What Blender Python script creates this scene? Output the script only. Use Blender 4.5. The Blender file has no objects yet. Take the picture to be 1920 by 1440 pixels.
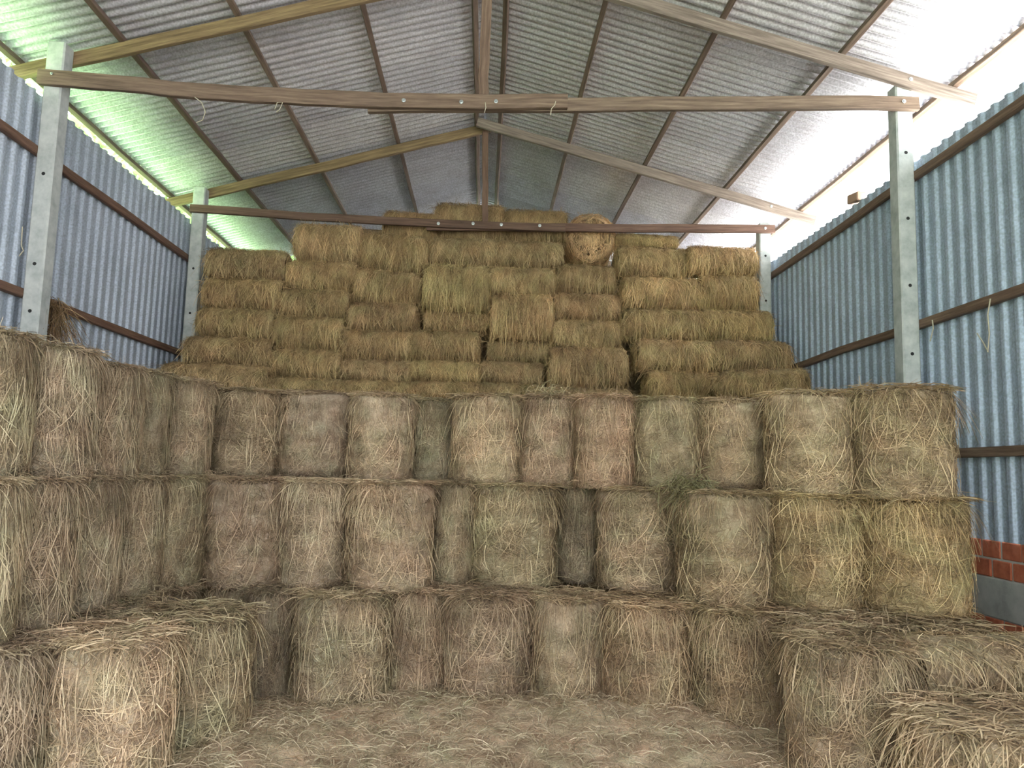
import bpy, math, random
import numpy as np
from mathutils import Matrix, Vector

random.seed(7)
rng = np.random.default_rng(11)
scn = bpy.context.scene
col = scn.collection

# ------------------------------------------------------------------ camera
F, VP, ROLL, EYE = 1442.0, (905.0, 880.0), 0.031, 1.58
yv = np.array([VP[0] - 960, -(VP[1] - 720), F]); yv /= np.linalg.norm(yv)
xv = np.array([math.cos(ROLL), -math.sin(ROLL), 0.0])
xv[2] = -(xv[0] * yv[0] + xv[1] * yv[1]) / yv[2]; xv /= np.linalg.norm(xv)
zv = np.cross(xv, yv)
if zv[1] < 0: zv = -zv
AX = np.array([xv, yv, zv])                      # rows: world axes seen from the camera (right, up, forward)
cam = bpy.data.cameras.new('camera'); co = bpy.data.objects.new('camera', cam); col.objects.link(co)
cam.sensor_width = 36; cam.lens = 36 * F / 1920
m = Matrix.Identity(4)
for i in range(3):
    m[i][0], m[i][1], m[i][2] = AX[i][0], AX[i][1], -AX[i][2]
m[2][3] = EYE
co.matrix_world = m
scn.camera = co

# ------------------------------------------------------------------ world, sun, exposure
w = bpy.data.worlds.new('sky'); scn.world = w; w.use_nodes = True
bg = w.node_tree.nodes['Background']
bg.inputs[0].default_value = (0.93, 0.97, 1.0, 1); bg.inputs[1].default_value = 4.0
sun = bpy.data.lights.new('sun', 'SUN'); sun.energy = 45; sun.angle = math.radians(1.5); sun.color = (1, .97, .91)
so = bpy.data.objects.new('sun', sun); col.objects.link(so)
so.rotation_euler = Vector((-0.25, -0.50, -0.83)).to_track_quat('-Z', 'Y').to_euler()
scn.cycles.use_adaptive_sampling = False
vs = scn.view_settings
vs.view_transform = 'Standard'; vs.look = 'None'; vs.gamma = 1; vs.use_curve_mapping = False
vs.exposure = 0.42

# ------------------------------------------------------------------ helpers
def at(px, py, Y):                               # the point seen at a place of the photograph, at depth Y
    v = AX @ np.array([px - 960, -(py - 720), F])
    return v * Y / v[1] + np.array([0, 0, EYE])

def link(name, data, parent=None, label=None, cat=None, group=None, kind=None):
    o = bpy.data.objects.new(name, data); col.objects.link(o)
    if parent: o.parent = parent
    for k, v in (('label', label), ('category', cat), ('group', group), ('kind', kind)):
        if v: o[k] = v
    return o

def mesh(name, V, polys, mat, tint=None, smooth=True):
    """V (n,3); polys: list of arrays (m,k)"""
    me = bpy.data.meshes.new(name)
    V = np.asarray(V, np.float32)
    polys = [np.asarray(p, np.int32) for p in polys if len(p)]
    nl = sum(p.size for p in polys); npoly = sum(len(p) for p in polys)
    me.vertices.add(len(V)); me.vertices.foreach_set('co', V.ravel())
    me.loops.add(nl); me.loops.foreach_set('vertex_index', np.concatenate([p.ravel() for p in polys]))
    tot = np.concatenate([np.full(len(p), p.shape[1], np.int32) for p in polys])
    me.polygons.add(npoly)
    me.polygons.foreach_set('loop_start', np.concatenate([[0], np.cumsum(tot)[:-1]]).astype(np.int32))
    me.polygons.foreach_set('use_smooth', np.full(npoly, smooth))
    me.update(calc_edges=True)
    if tint is not None:
        a = me.attributes.new('tint', 'FLOAT', 'POINT'); a.data.foreach_set('value', np.asarray(tint, np.float32))
    if mat: me.materials.append(mat)
    return me

def grid_faces(nu, nv, wrap_u=False, off=0):
    i = np.arange(nu if wrap_u else nu - 1); j = np.arange(nv - 1)
    I, J = np.meshgrid(i, j, indexing='ij'); I2 = (I + 1) % nu
    return np.stack([I * nv + J, I2 * nv + J, I2 * nv + J + 1, I * nv + J + 1], -1).reshape(-1, 4) + off

def wob(P, seed, freq, n=6):                     # cheap smooth noise, about -1..1
    r = np.random.default_rng(seed)
    out = np.zeros(len(P))
    for _ in range(n):
        d = r.normal(size=3); d *= freq * r.uniform(.5, 1.6) / np.linalg.norm(d)
        out += np.sin(P @ d + r.uniform(0, 6.28))
    return out / math.sqrt(n) / 1.2

def beam_mesh(p0, p1, wid, dep, mat, up=(0, 0, 1), seed=0, seg=10, rough=.003, bow=0.0):
    """timber from p0 to p1; wid across, dep along up; chamfered, a little uneven"""
    p0, p1 = np.array(p0, float), np.array(p1, float)
    t = p1 - p0; L = np.linalg.norm(t); t /= L
    up = np.array(up, float); s = np.cross(t, up); s /= np.linalg.norm(s); u = np.cross(s, t)
    c = min(wid, dep) * .1
    a, b = wid / 2, dep / 2
    sec = np.array([(-a + c, -b), (a - c, -b), (a, -b + c), (a, b - c), (a - c, b), (-a + c, b), (-a, b - c), (-a, -b + c)])
    r = np.random.default_rng(seed + 5)
    V = []
    for i in range(seg + 1):
        q = i / seg
        sc = sec + r.normal(0, rough, 2) + r.normal(0, rough * .35, sec.shape)
        ctr = p0 + t * L * q - u * bow * math.sin(math.pi * q)
        V.append(ctr + sc[:, :1] * s + sc[:, 1:] * u)
    V = np.concatenate(V)
    f = []
    for i in range(seg):
        for k in range(8):
            f.append((i * 8 + k, i * 8 + (k + 1) % 8, i * 8 + 8 + (k + 1) % 8, i * 8 + 8 + k))
    caps = [list(range(7, -1, -1)), list(range(seg * 8, seg * 8 + 8))]
    me = mesh('beam', V, [f, caps], mat, smooth=False)
    g = np.array([(L * i / seg * 2.2 + seed, q[0] * 45, q[1] * 45) for i in range(seg + 1) for q in sec], np.float32)
    at_ = me.attributes.new('grain', 'FLOAT_VECTOR', 'POINT'); at_.data.foreach_set('vector', g.ravel())
    return me

def box_verts(x0, x1, y0, y1, z0, z1, c=.004):
    """chamfered box: 24 verts"""
    V, idx = [], {}
    for sx in (0, 1):
        for sy in (0, 1):
            for sz in (0, 1):
                X, Yy, Z = (x0, x1)[sx], (y0, y1)[sy], (z0, z1)[sz]
                dx, dy, dz = c * (1 - 2 * sx), c * (1 - 2 * sy), c * (1 - 2 * sz)
                for ax in range(3):
                    idx[(sx, sy, sz, ax)] = len(V)
                    V.append((X + (0 if ax == 0 else dx), Yy + (0 if ax == 1 else dy), Z + (0 if ax == 2 else dz)))
    q, tr = [], []
    for ax in range(3):
        o = [a for a in range(3) if a != ax]
        for s in (0, 1):
            ring = []
            for a, b in ((0, 0), (1, 0), (1, 1), (0, 1)):
                k = [0, 0, 0]; k[ax] = s; k[o[0]] = a; k[o[1]] = b
                ring.append(idx[(*k, ax)])
            flip = (s == 0) ^ (ax == 1)
            q.append(ring[::-1] if flip else ring)
    for ax in range(3):                           # edges along ax
        o = [a for a in range(3) if a != ax]
        for a in (0, 1):
            for b in (0, 1):
                k0 = [0, 0, 0]; k0[o[0]] = a; k0[o[1]] = b; k1 = list(k0); k1[ax] = 1
                q.append([idx[(*k0, o[0])], idx[(*k1, o[0])], idx[(*k1, o[1])], idx[(*k0, o[1])]])
    for sx in (0, 1):
        for sy in (0, 1):
            for sz in (0, 1):
                tr.append([idx[(sx, sy, sz, a)] for a in range(3)])
    return np.array(V), q, tr

def box_mesh(dims, mat, c=.004):
    V, q, t = box_verts(*dims, c)
    return mesh('block', V, [q, t], mat, smooth=False)

def tube_mesh(pts, rad, mat, n=5):
    pts = np.array(pts, float); V = []
    for i, p in enumerate(pts):
        t = pts[min(i + 1, len(pts) - 1)] - pts[max(i - 1, 0)]; t /= np.linalg.norm(t)
        a = np.cross(t, (.3, .9, .2)); a /= np.linalg.norm(a); b = np.cross(t, a)
        for k in range(n):
            g = 6.2832 * k / n; V.append(p + rad * (math.cos(g) * a + math.sin(g) * b))
    f = [(i * n + k, i * n + (k + 1) % n, i * n + n + (k + 1) % n, i * n + n + k) for i in range(len(pts) - 1) for k in range(n)]
    return mesh('tube', V, [f], mat)

# ------------------------------------------------------------------ materials
def new_mat(name):
    m = bpy.data.materials.new(name); m.use_nodes = True
    nt = m.node_tree; b = nt.nodes['Principled BSDF']
    return m, nt, b, (lambda t: nt.nodes.new('ShaderNode' + t))

def ramp(n, stops):
    r = n('ValToRGB'); e = r.color_ramp.elements
    while len(e) < len(stops): e.new(.5)
    for el, (p, c) in zip(e, stops): el.position = p; el.color = (*c, 1)
    return r

def timber_mat(name, dark, mid, pale, rough=.8):
    m, nt, b, n = new_mat(name)
    tc = n('Attribute'); tc.attribute_name = 'grain'; oi = n('ObjectInfo')
    mp = n('Mapping'); mp.inputs['Scale'].default_value = (1, 1, 1)
    nt.links.new(tc.outputs['Vector'], mp.inputs['Vector'])
    add = n('VectorMath'); add.operation = 'ADD'
    nt.links.new(mp.outputs[0], add.inputs[0]); nt.links.new(oi.outputs['Location'], add.inputs[1])
    a = n('TexNoise'); a.inputs['Scale'].default_value = 1.0; a.inputs['Detail'].default_value = 8
    a.inputs['Roughness'].default_value = .7
    nt.links.new(add.outputs[0], a.inputs['Vector'])
    r = ramp(n, [(.3, dark), (.52, mid), (.75, pale)])
    nt.links.new(a.outputs[0], r.inputs[0])
    mx = n('Mix'); mx.data_type = 'RGBA'; mx.blend_type = 'MULTIPLY'; mx.inputs[0].default_value = 1
    nt.links.new(r.outputs[0], mx.inputs[6]); nt.links.new(oi.outputs['Color'], mx.inputs[7])
    nt.links.new(mx.outputs[2], b.inputs['Base Color'])
    b.inputs['Roughness'].default_value = rough
    bp = n('Bump'); bp.inputs['Strength'].default_value = .5; bp.inputs['Distance'].default_value = .004
    nt.links.new(a.outputs[0], bp.inputs['Height']); nt.links.new(bp.outputs[0], b.inputs['Normal'])
    return m

def metal_mat(name, base, dirt, metallic, rough, stain=.5):
    m, nt, b, n = new_mat(name)
    tc = n('TexCoord'); oi = n('ObjectInfo')
    a = n('TexNoise'); a.inputs['Scale'].default_value = 2.2; a.inputs['Detail'].default_value = 9; a.inputs['Roughness'].default_value = .7
    s = n('TexNoise'); s.inputs['Scale'].default_value = 60; s.inputs['Detail'].default_value = 3
    nt.links.new(tc.outputs['Object'], a.inputs['Vector']); nt.links.new(tc.outputs['Object'], s.inputs['Vector'])
    r = ramp(n, [(.42, base), (.42 + stain, dirt)])
    nt.links.new(a.outputs[0], r.inputs[0])
    r2 = ramp(n, [(.35, (.75, .75, .75)), (.65, (1.1, 1.1, 1.1))]); nt.links.new(s.outputs[0], r2.inputs[0])
    mx = n('Mix'); mx.data_type = 'RGBA'; mx.blend_type = 'MULTIPLY'; mx.inputs[0].default_value = 1
    nt.links.new(r.outputs[0], mx.inputs[6]); nt.links.new(r2.outputs[0], mx.inputs[7])
    mv = n('Mix'); mv.data_type = 'RGBA'; mv.blend_type = 'MULTIPLY'; mv.inputs[0].default_value = 1
    nt.links.new(mx.outputs[2], mv.inputs[6]); nt.links.new(oi.outputs['Color'], mv.inputs[7])
    nt.links.new(mv.outputs[2], b.inputs['Base Color'])
    b.inputs['Metallic'].default_value = metallic
    mr = n('MapRange'); mr.inputs[3].default_value = rough - .08; mr.inputs[4].default_value = rough + .15
    nt.links.new(a.outputs[0], mr.inputs[0]); nt.links.new(mr.outputs[0], b.inputs['Roughness'])
    return m

def masonry_mat(name, c0, c1, c2, scale=6, bump=.5, rough=.9):
    m, nt, b, n = new_mat(name)
    tc = n('TexCoord'); oi = n('ObjectInfo')
    add = n('VectorMath'); add.operation = 'ADD'
    nt.links.new(tc.outputs['Object'], add.inputs[0]); nt.links.new(oi.outputs['Location'], add.inputs[1])
    a = n('TexNoise'); a.inputs['Scale'].default_value = scale; a.inputs['Detail'].default_value = 10; a.inputs['Roughness'].default_value = .65
    nt.links.new(add.outputs[0], a.inputs['Vector'])
    r = ramp(n, [(.3, c0), (.5, c1), (.72, c2)]); nt.links.new(a.outputs[0], r.inputs[0])
    nt.links.new(r.outputs[0], b.inputs['Base Color']); b.inputs['Roughness'].default_value = rough
    bp = n('Bump'); bp.inputs['Strength'].default_value = bump; bp.inputs['Distance'].default_value = .006
    nt.links.new(a.outputs[0], bp.inputs['Height']); nt.links.new(bp.outputs[0], b.inputs['Normal'])
    return m

def hue_patches(nt, n, vec, src):
    """pinkish and greenish patches of hay"""
    t = n('TexNoise'); t.inputs['Scale'].default_value = 5.5; t.inputs['Detail'].default_value = 3
    nt.links.new(vec, t.inputs['Vector'])
    r = ramp(n, [(.33, (.93, 1.0, .94)), (.5, (1.0, .975, .955)), (.68, (1.08, .975, .95))])
    nt.links.new(t.outputs['Color'], r.inputs[0])
    mu = n('Mix'); mu.data_type = 'RGBA'; mu.blend_type = 'MULTIPLY'; mu.inputs[0].default_value = 1
    nt.links.new(src, mu.inputs[6]); nt.links.new(r.outputs[0], mu.inputs[7])
    return mu.outputs[2]

def hay_mats():
    # packed hay under the loose stalks
    m, nt, b, n = new_mat('packed_hay')
    tc = n('TexCoord'); oi = n('ObjectInfo')
    add = n('VectorMath'); add.operation = 'ADD'
    nt.links.new(tc.outputs['Object'], add.inputs[0]); nt.links.new(oi.outputs['Location'], add.inputs[1])
    wn = n('TexNoise'); wn.inputs['Scale'].default_value = 9; wn.inputs['Detail'].default_value = 3
    nt.links.new(add.outputs[0], wn.inputs['Vector'])
    sc = n('VectorMath'); sc.operation = 'SCALE'; sc.inputs['Scale'].default_value = .22
    nt.links.new(wn.outputs['Color'], sc.inputs[0])
    ad2 = n('VectorMath'); ad2.operation = 'ADD'
    nt.links.new(add.outputs[0], ad2.inputs[0]); nt.links.new(sc.outputs[0], ad2.inputs[1])
    outs = []
    for s in ((30, 30, 150), (110, 110, 26)):
        mp = n('Mapping'); mp.inputs['Scale'].default_value = s
        nt.links.new(ad2.outputs[0], mp.inputs['Vector'])
        t = n('TexNoise'); t.inputs['Scale'].default_value = 1; t.inputs['Detail'].default_value = 5; t.inputs['Roughness'].default_value = .65
        nt.links.new(mp.outputs[0], t.inputs['Vector']); outs.append(t)
    mx = n('Mix'); mx.data_type = 'FLOAT'; mx.inputs[0].default_value = .5
    nt.links.new(outs[0].outputs[0], mx.inputs[2]); nt.links.new(outs[1].outputs[0], mx.inputs[3])
    lo = n('TexNoise'); lo.inputs['Scale'].default_value = 7; lo.inputs['Detail'].default_value = 4
    nt.links.new(add.outputs[0], lo.inputs['Vector'])
    av = n('Mix'); av.data_type = 'FLOAT'; av.inputs[0].default_value = .45
    nt.links.new(mx.outputs[0], av.inputs[2]); nt.links.new(lo.outputs[0], av.inputs[3])
    r = ramp(n, [(.34, (.14, .105, .07)), (.48, (.38, .31, .225)), (.6, (.66, .58, .45))])
    nt.links.new(av.outputs[0], r.inputs[0])
    mu = n('Mix'); mu.data_type = 'RGBA'; mu.blend_type = 'MULTIPLY'; mu.inputs[0].default_value = 1
    nt.links.new(hue_patches(nt, n, add.outputs[0], r.outputs[0]), mu.inputs[6]); nt.links.new(oi.outputs['Color'], mu.inputs[7])
    nt.links.new(mu.outputs[2], b.inputs['Base Color']); b.inputs['Roughness'].default_value = .9
    bp = n('Bump'); bp.inputs['Strength'].default_value = 1; bp.inputs['Distance'].default_value = .02
    nt.links.new(mx.outputs[0], bp.inputs['Height']); nt.links.new(bp.outputs[0], b.inputs['Normal'])
    body = m
    m, nt, b, n = new_mat('straw_stalks')
    at_ = n('Attribute'); at_.attribute_name = 'tint'; oi = n('ObjectInfo')
    r = ramp(n, [(0, (.105, .075, .045)), (.35, (.31, .24, .155)), (.7, (.52, .425, .29)), (1, (.78, .67, .48))])
    nt.links.new(at_.outputs['Fac'], r.inputs[0])
    mu = n('Mix'); mu.data_type = 'RGBA'; mu.blend_type = 'MULTIPLY'; mu.inputs[0].default_value = 1
    tc = n('TexCoord'); add = n('VectorMath'); add.operation = 'ADD'
    nt.links.new(tc.outputs['Object'], add.inputs[0]); nt.links.new(oi.outputs['Location'], add.inputs[1])
    nt.links.new(hue_patches(nt, n, add.outputs[0], r.outputs[0]), mu.inputs[6]); nt.links.new(oi.outputs['Color'], mu.inputs[7])
    nt.links.new(mu.outputs[2], b.inputs['Base Color']); b.inputs['Roughness'].default_value = .6
    return body, m

def flat_mat(name, c, rough=.7, metallic=0):
    m, nt, b, n = new_mat(name)
    a = n('TexNoise'); a.inputs['Scale'].default_value = 14; a.inputs['Detail'].default_value = 5
    r = ramp(n, [(.3, tuple(x * .75 for x in c)), (.7, tuple(min(1, x * 1.2) for x in c))])
    nt.links.new(a.outputs[0], r.inputs[0]); nt.links.new(r.outputs[0], b.inputs['Base Color'])
    b.inputs['Roughness'].default_value = rough; b.inputs['Metallic'].default_value = metallic
    return m

HAY, STRAW = hay_mats()
TIMBER = timber_mat('weathered_timber', (.085, .06, .045), (.19, .14, .11), (.32, .26, .20))
CONC = masonry_mat('cast_concrete', (.34, .37, .36), (.47, .50, .49), (.60, .62, .60), 9, .4)
ROOF = metal_mat('galvanised_roofing', (.84, .85, .92), (.56, .54, .58), .6, .34, .4)
CLAD = metal_mat('blue_grey_cladding', (.49, .55, .64), (.36, .41, .48), .2, .5, .4)
BRICK = masonry_mat('red_brick', (.28, .075, .038), (.42, .115, .055), (.50, .17, .09), 14, .5)
MORTAR = masonry_mat('mortar', (.36, .35, .32), (.46, .45, .41), (.55, .54, .50), 12, .6)
PLASTER = masonry_mat('cement_band', (.24, .25, .23), (.36, .37, .34), (.46, .46, .43), 5, .4)
FLOORM = masonry_mat('earth_floor', (.20, .16, .11), (.30, .25, .18), (.38, .33, .25), 3, .5)
GRASSM = masonry_mat('field_grass', (.15, .26, .12), (.25, .41, .19), (.34, .52, .27), 1.5, .5)
YARD = masonry_mat('pale_yard', (.42, .40, .37), (.52, .50, .46), (.60, .58, .54), 1.5, .4)
PALE = masonry_mat('bright_concrete_yard', (.43, .42, .41), (.50, .49, .48), (.56, .55, .54), 1.5, .2)
BOLT = flat_mat('zinc_bolt', (.55, .60, .60), .35, .8)
HOLE = flat_mat('hole_shade', (.02, .02, .02), .9)  # black colour standing in for the shade inside a bolt hole
TWINE = flat_mat('pale_twine', (.55, .5, .38), .8)

# ------------------------------------------------------------------ ground and floor
def slab(name, x0, x1, y0, y1, z0, z1, mat, **kw):
    return link(name, box_mesh((x0, x1, y0, y1, z0, z1), mat), **kw)
slab('floor', -3.72, 3.62, -3.4, 13, -.12, 0, FLOORM, kind='structure')
slab('ground', -60, -3.74, -40, 60, -.16, -.05, GRASSM, kind='structure', label='sunlit green field along the shed', cat='ground')
slab('ground', 3.64, 60, -40, 60, -.16, -.05, PALE, kind='structure', label='pale bare yard beyond the low side wall', cat='ground')
slab('ground', -3.74, 3.64, -40, -3.4, -.16, -.05, YARD, kind='structure', label='pale bare yard before the open front', cat='ground')

LEAF = masonry_mat('hedge_leaf', (.18, .31, .11), (.32, .48, .20), (.48, .62, .34), 3, 0, .6)
def hedge():
    r = np.random.default_rng(5); n = 22000
    P_ = np.stack([-8.6 + r.normal(0, .55, n), r.uniform(-3, 34, n), 12 * r.random(n)], -1)
    P_[:, 0] += .4 * np.sin(P_[:, 1] * 1.3) ; P_[:, 2] *= 1 + .12 * np.sin(P_[:, 1] * .9)
    A = r.normal(0, 1, (n, 3)); A /= np.linalg.norm(A, axis=1, keepdims=True)
    B = np.cross(A, r.normal(0, 1, (n, 3))); B /= np.linalg.norm(B, axis=1, keepdims=True)
    sz = r.uniform(.12, .3, n)[:, None]
    V = np.stack([P_ - A * sz, P_ + B * sz * .45, P_ + A * sz, P_ - B * sz * .45], 1).reshape(-1, 3)
    link('hedge', mesh('hedge', V, [np.arange(n * 4).reshape(-1, 4)], LEAF), None, 'tall leafy green hedge outside, glimpsed under the left eave', 'hedge', None, 'stuff')
hedge()
# ------------------------------------------------------------------ roof
XR, ZA, ML, MR = -.10, 5.93, .30, .272           # ridge, rafter centre line at the ridge, slopes
Y0R, Y1R = -3.2, 13.0  # unseen front length added to cut the daylight entering at the opening
def zr(x): return ZA - (ML * (XR - x) if x < XR else MR * (x - XR))

ceiling = link('ceiling', None, kind='structure')
WAVE, AMP = .105, .022
def roof_sheet(side, ya, nw, seed):
    r = np.random.default_rng(seed)
    n = nw * 8 + 1
    yy = ya + np.arange(n) * WAVE / 8
    prof = AMP * np.cos(2 * np.pi * np.arange(n) / 8)
    xs = np.linspace(XR + side * .02, -4.05 if side < 0 else 3.99, 9)
    V = []
    lift = r.uniform(0, .004); jit = r.normal(0, .012)
    for y, pz in zip(yy, prof):
        for k, x in enumerate(xs):
            xx = x + (jit if k == 8 else 0)
            V.append((xx, y, zr(xx) + .055 + .06 + .025 + lift + pz + .003 * math.sin(3 * x + seed)))
    me = mesh('roof_sheet', V, [grid_faces(n, 9)], ROOF)
    o = link('roof_sheet', me, ceiling)
    g = r.uniform(.88, 1.08); o.color = (g, g, g * r.uniform(.98, 1.03), 1)
    return o
for side in (-1, 1):
    y = Y0R; k = 0
    while y < Y1R - .3:
        roof_sheet(side, y, 9, k * 2 + (side > 0)); y += 8 * WAVE; k += 1
# ridge capping over the joint of the two slopes
V = []
for y in np.linspace(Y0R, Y1R, 14):
    for x in (XR - .16, XR, XR + .16):
        V.append((x, y, zr(x) + .155 + (.012 if x == XR else 0)))
link('ridge_cap', mesh('ridge_cap', V, [grid_faces(14, 3)], ROOF, smooth=False), ceiling)

# ------------------------------------------------------------------ timber frame
def timber(name, p0, p1, w, d, label, cat, group=None, up=(0, 0, 1), color=(1, 1, 1), seed=0, bow=0, seg=10):
    p0 = np.array(p0, float); p1 = np.array(p1, float)
    o = link(name, beam_mesh((0, 0, 0), p1 - p0, w, d, TIMBER, up, seed, seg, bow=bow), None, label, cat, group, 'thing')
    o.location = p0; o.color = (*color, 1)
    return o

def bolt(parent, p, axis='y', r=.017):
    n = 10; V = []
    for rr, h in ((r, 0), (r, .004), (r * .55, .005), (r * .5, .014)):
        for k in range(n):
            a = 6.2832 * k / n
            V.append((rr * math.cos(a), -h, rr * math.sin(a)))
    f = [(i * n + k, i * n + n + k, i * n + n + (k + 1) % n, i * n + (k + 1) % n) for i in range(3) for k in range(n)]
    o = link('bolt', mesh('bolt', V, [f, [list(range(3 * n, 4 * n))]], BOLT, smooth=False), parent)
    o.location = Vector(p) - parent.location
    return o

PW = .145                                         # concrete post
YN, YF = 6.15, 9.30
ridge_names = ['the ridge', 'first below the ridge', 'second below the ridge', 'third below the ridge', 'lowest at the eave']
PXL = [-.21, -1.2, -2.21, -3.15, -3.98]
PXR = [.09, .96, 1.93, 2.95, 3.90]
plab = {
 (0, 0): 'weathered timber purlin just left of the king posts under the ridge',
 (0, 1): 'timber purlin on the left roof slope, first below the ridge',
 (0, 2): 'timber purlin halfway down the left roof slope, second below the ridge',
 (0, 3): 'timber purlin bordering the green-lit strip of roof on the left slope',
 (0, 4): 'timber eave purlin above the top edge of the left wall',
 (1, 0): 'mossy timber purlin just right of the king posts under the ridge',
 (1, 1): 'timber purlin on the right roof slope, first below the ridge',
 (1, 2): 'timber purlin halfway down the right roof slope, second below the ridge',
 (1, 3): 'timber purlin above the brightest strip of roof on the right slope',
 (1, 4): 'pale timber eave purlin along the bright open gap above the right wall'}
for s, xs in enumerate((PXL, PXR)):
    for k, x in enumerate(xs):
        z = zr(x) + .055 + .03
        up = (ML if s == 0 else -MR, 0, 1); up = (-up[0], 0, 1)
        c = [(.95, .9, .85), (.8, .72, .68)][(k + s) % 2]
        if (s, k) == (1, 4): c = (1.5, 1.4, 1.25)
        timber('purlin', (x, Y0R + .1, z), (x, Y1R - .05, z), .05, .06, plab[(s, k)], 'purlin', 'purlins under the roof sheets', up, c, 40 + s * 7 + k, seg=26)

def post(name_label, x, y, ztop, holes, color=(1, 1, 1), notch=False):
    h = PW / 2
    o = link('concrete_post', box_mesh((-h, h, -h, h, 0, ztop), CONC, .012), None, name_label, 'post', 'concrete posts', 'thing')
    o.location = (x, y, 0)
    for z in holes:
        n = 8
        V = [(.015 * math.cos(6.2832 * k / n), q, .015 * math.sin(6.2832 * k / n)) for q in (.004, -.0015) for k in range(n)]
        V += [(.0112 * math.cos(6.2832 * k / n), -.0012, .0112 * math.sin(6.2832 * k / n)) for k in range(n)]
        f = [(i * n + k, i * n + n + k, i * n + n + (k + 1) % n, i * n + (k + 1) % n) for i in range(2) for k in range(n)]
        b = link('bolt_hole', mesh('bolt_hole', V, [f, [list(range(2 * n, 3 * n))]], HOLE, smooth=False), o)  # black disc on the face, the hole's shade put into its colour
        b.location = (0, -h, z)
    return o
hz = [4.32, 3.75, 3.18, 2.61]
post('tall grey concrete post in front at the left wall', -3.59, YN, 4.97, [3.84, 3.1, 2.72])
post('tall grey concrete post in front at the right wall', 3.47, YN, 4.93, hz)
post('concrete post at the left wall beside the rear bale stack', -3.57, YF, 4.93, [3.9, 3.35, 2.9])
post('concrete post at the right wall beside the rear bale stack', 3.44, YF, 4.75, hz[:2])
post('concrete post at the left wall near the open front', -3.59, 3.0, 4.95, hz)
post('concrete post at the right wall near the open front', 3.46, 3.0, 4.93, hz)

h = PW / 2
MOSSY = (1.15, 1.08, .72)
def truss(y, where, tie, kx, kbot, left_front, ktop=None):
    ya, yb = y - h - .028, y + h + .028
    # rafters: the left one passes behind its post, the right one in front
    timber('rafter', (-4.06, yb, zr(-4.06)), (XR + .06, yb, zr(XR + .06)), .052, .115, f'mossy timber rafter sloping to the left wall, {where}', 'rafter', 'rafters', (0, 0, 1), MOSSY, int(y * 10))
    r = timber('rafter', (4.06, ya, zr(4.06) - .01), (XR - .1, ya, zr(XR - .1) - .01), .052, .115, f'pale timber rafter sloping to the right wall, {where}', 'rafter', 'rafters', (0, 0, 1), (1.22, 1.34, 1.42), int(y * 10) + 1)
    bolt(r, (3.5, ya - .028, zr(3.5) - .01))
    return ya

truss(YN, 'nearest truss', None, 0, 0, 0)
truss(YF, 'truss over the rear stack', None, 0, 0, 0)
truss(3.0, 'truss by the open front', None, 0, 0, 0)

def P(px, py, y): return at(px, py, y)
yt = YN - h - .026
# near tie: a sagging left plank lapped over the right plank
a, b = P(72, 143, yt), P(1064, 191, yt - .02)
mid = P(560, 182, yt)
t1 = timber('tie_beam', a, b, .05, .125, 'long sagging timber tie beam plank from the front left post, bolted at its lap', 'beam', 'tie beams', color=(.95, .88, .80), seed=3, bow=.075, seg=20)
c, d = P(690, 199, yt + .035), P(1722, 193, yt)
t2 = timber('tie_beam', c, d, .05, .115, 'straight timber tie beam plank ending at the front right post', 'beam', 'tie beams', color=(1.0, .96, .88), seed=4)
for px, py in ((757, 188), (865, 191), (930, 190)):
    bolt(t1, P(px, py, yt - .048))
bolt(t1, P(97, 138, yt - .03), r=.011); bolt(t2, P(1695, 190, yt - .028))
yf = YF - h - .026
a, b = P(357, 390, yf), P(1060, 428, yf - .02)
t3 = timber('tie_beam', a, b, .05, .095, 'dark timber tie beam plank from the rear left post, with four bolts', 'beam', 'tie beams', color=(.72, .58, .52), seed=5, bow=.03)
c, d = P(800, 425, yf + .035), P(1452, 430, yf)
t4 = timber('tie_beam', c, d, .05, .10, 'dark timber tie beam plank ending at the rear right post', 'beam', 'tie beams', color=(.85, .66, .6), seed=6)
for px, py in ((822, 419), (887, 419), (940, 421), (1012, 423)):
    bolt(t3, P(px, py, yf - .05), r=.02)
bolt(t4, P(1435, 428, yf - .028))
timber('tie_beam', (-3.72, 3.0 - h - .026, 4.7), (3.6, 3.0 - h - .026, 4.7), .05, .12, 'timber tie beam overhead by the open front', 'beam', 'tie beams', seed=9)
k1 = P(904, 200, YN); k2 = P(910, 418, YF)
timber('king_post', (k1[0], YN + .02, k1[2]), (k1[0] + .02, YN + .02, zr(k1[0]) + .05), .085, .05, 'upright timber king post standing on the front tie beam', 'king post', 'king posts', (0, 1, 0), (.95, .85, .78), 21)
timber('king_post', (k2[0], YF + .02, k2[2] - .03), (k2[0] - .04, YF + .02, zr(k2[0]) + .0), .075, .05, 'upright timber king post standing on the rear tie beam', 'king post', 'king posts', (0, 1, 0), (.85, .7, .62), 22)
timber('king_post', (XR, 3.0, 4.68), (XR, 3.0, 5.95), .075, .05, 'upright timber king post overhead by the open front', 'king post', 'king posts', (0, 1, 0), (.85, .7, .62), 23)

# ------------------------------------------------------------------ walls
def trapezoid(n_w, wave, dep):
    """rib profile along the wall: list of (along, depth)"""
    out = []
    for i in range(n_w):
        b = i * wave
        out += [(b, 0), (b + .42 * wave, 0), (b + .47 * wave, .12 * dep), (b + .58 * wave, .88 * dep), (b + .63 * wave, dep), (b + .82 * wave, dep), (b + .87 * wave, .88 * dep), (b + .97 * wave, .12 * dep)]
    out.append((n_w * wave, 0))
    return out

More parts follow.
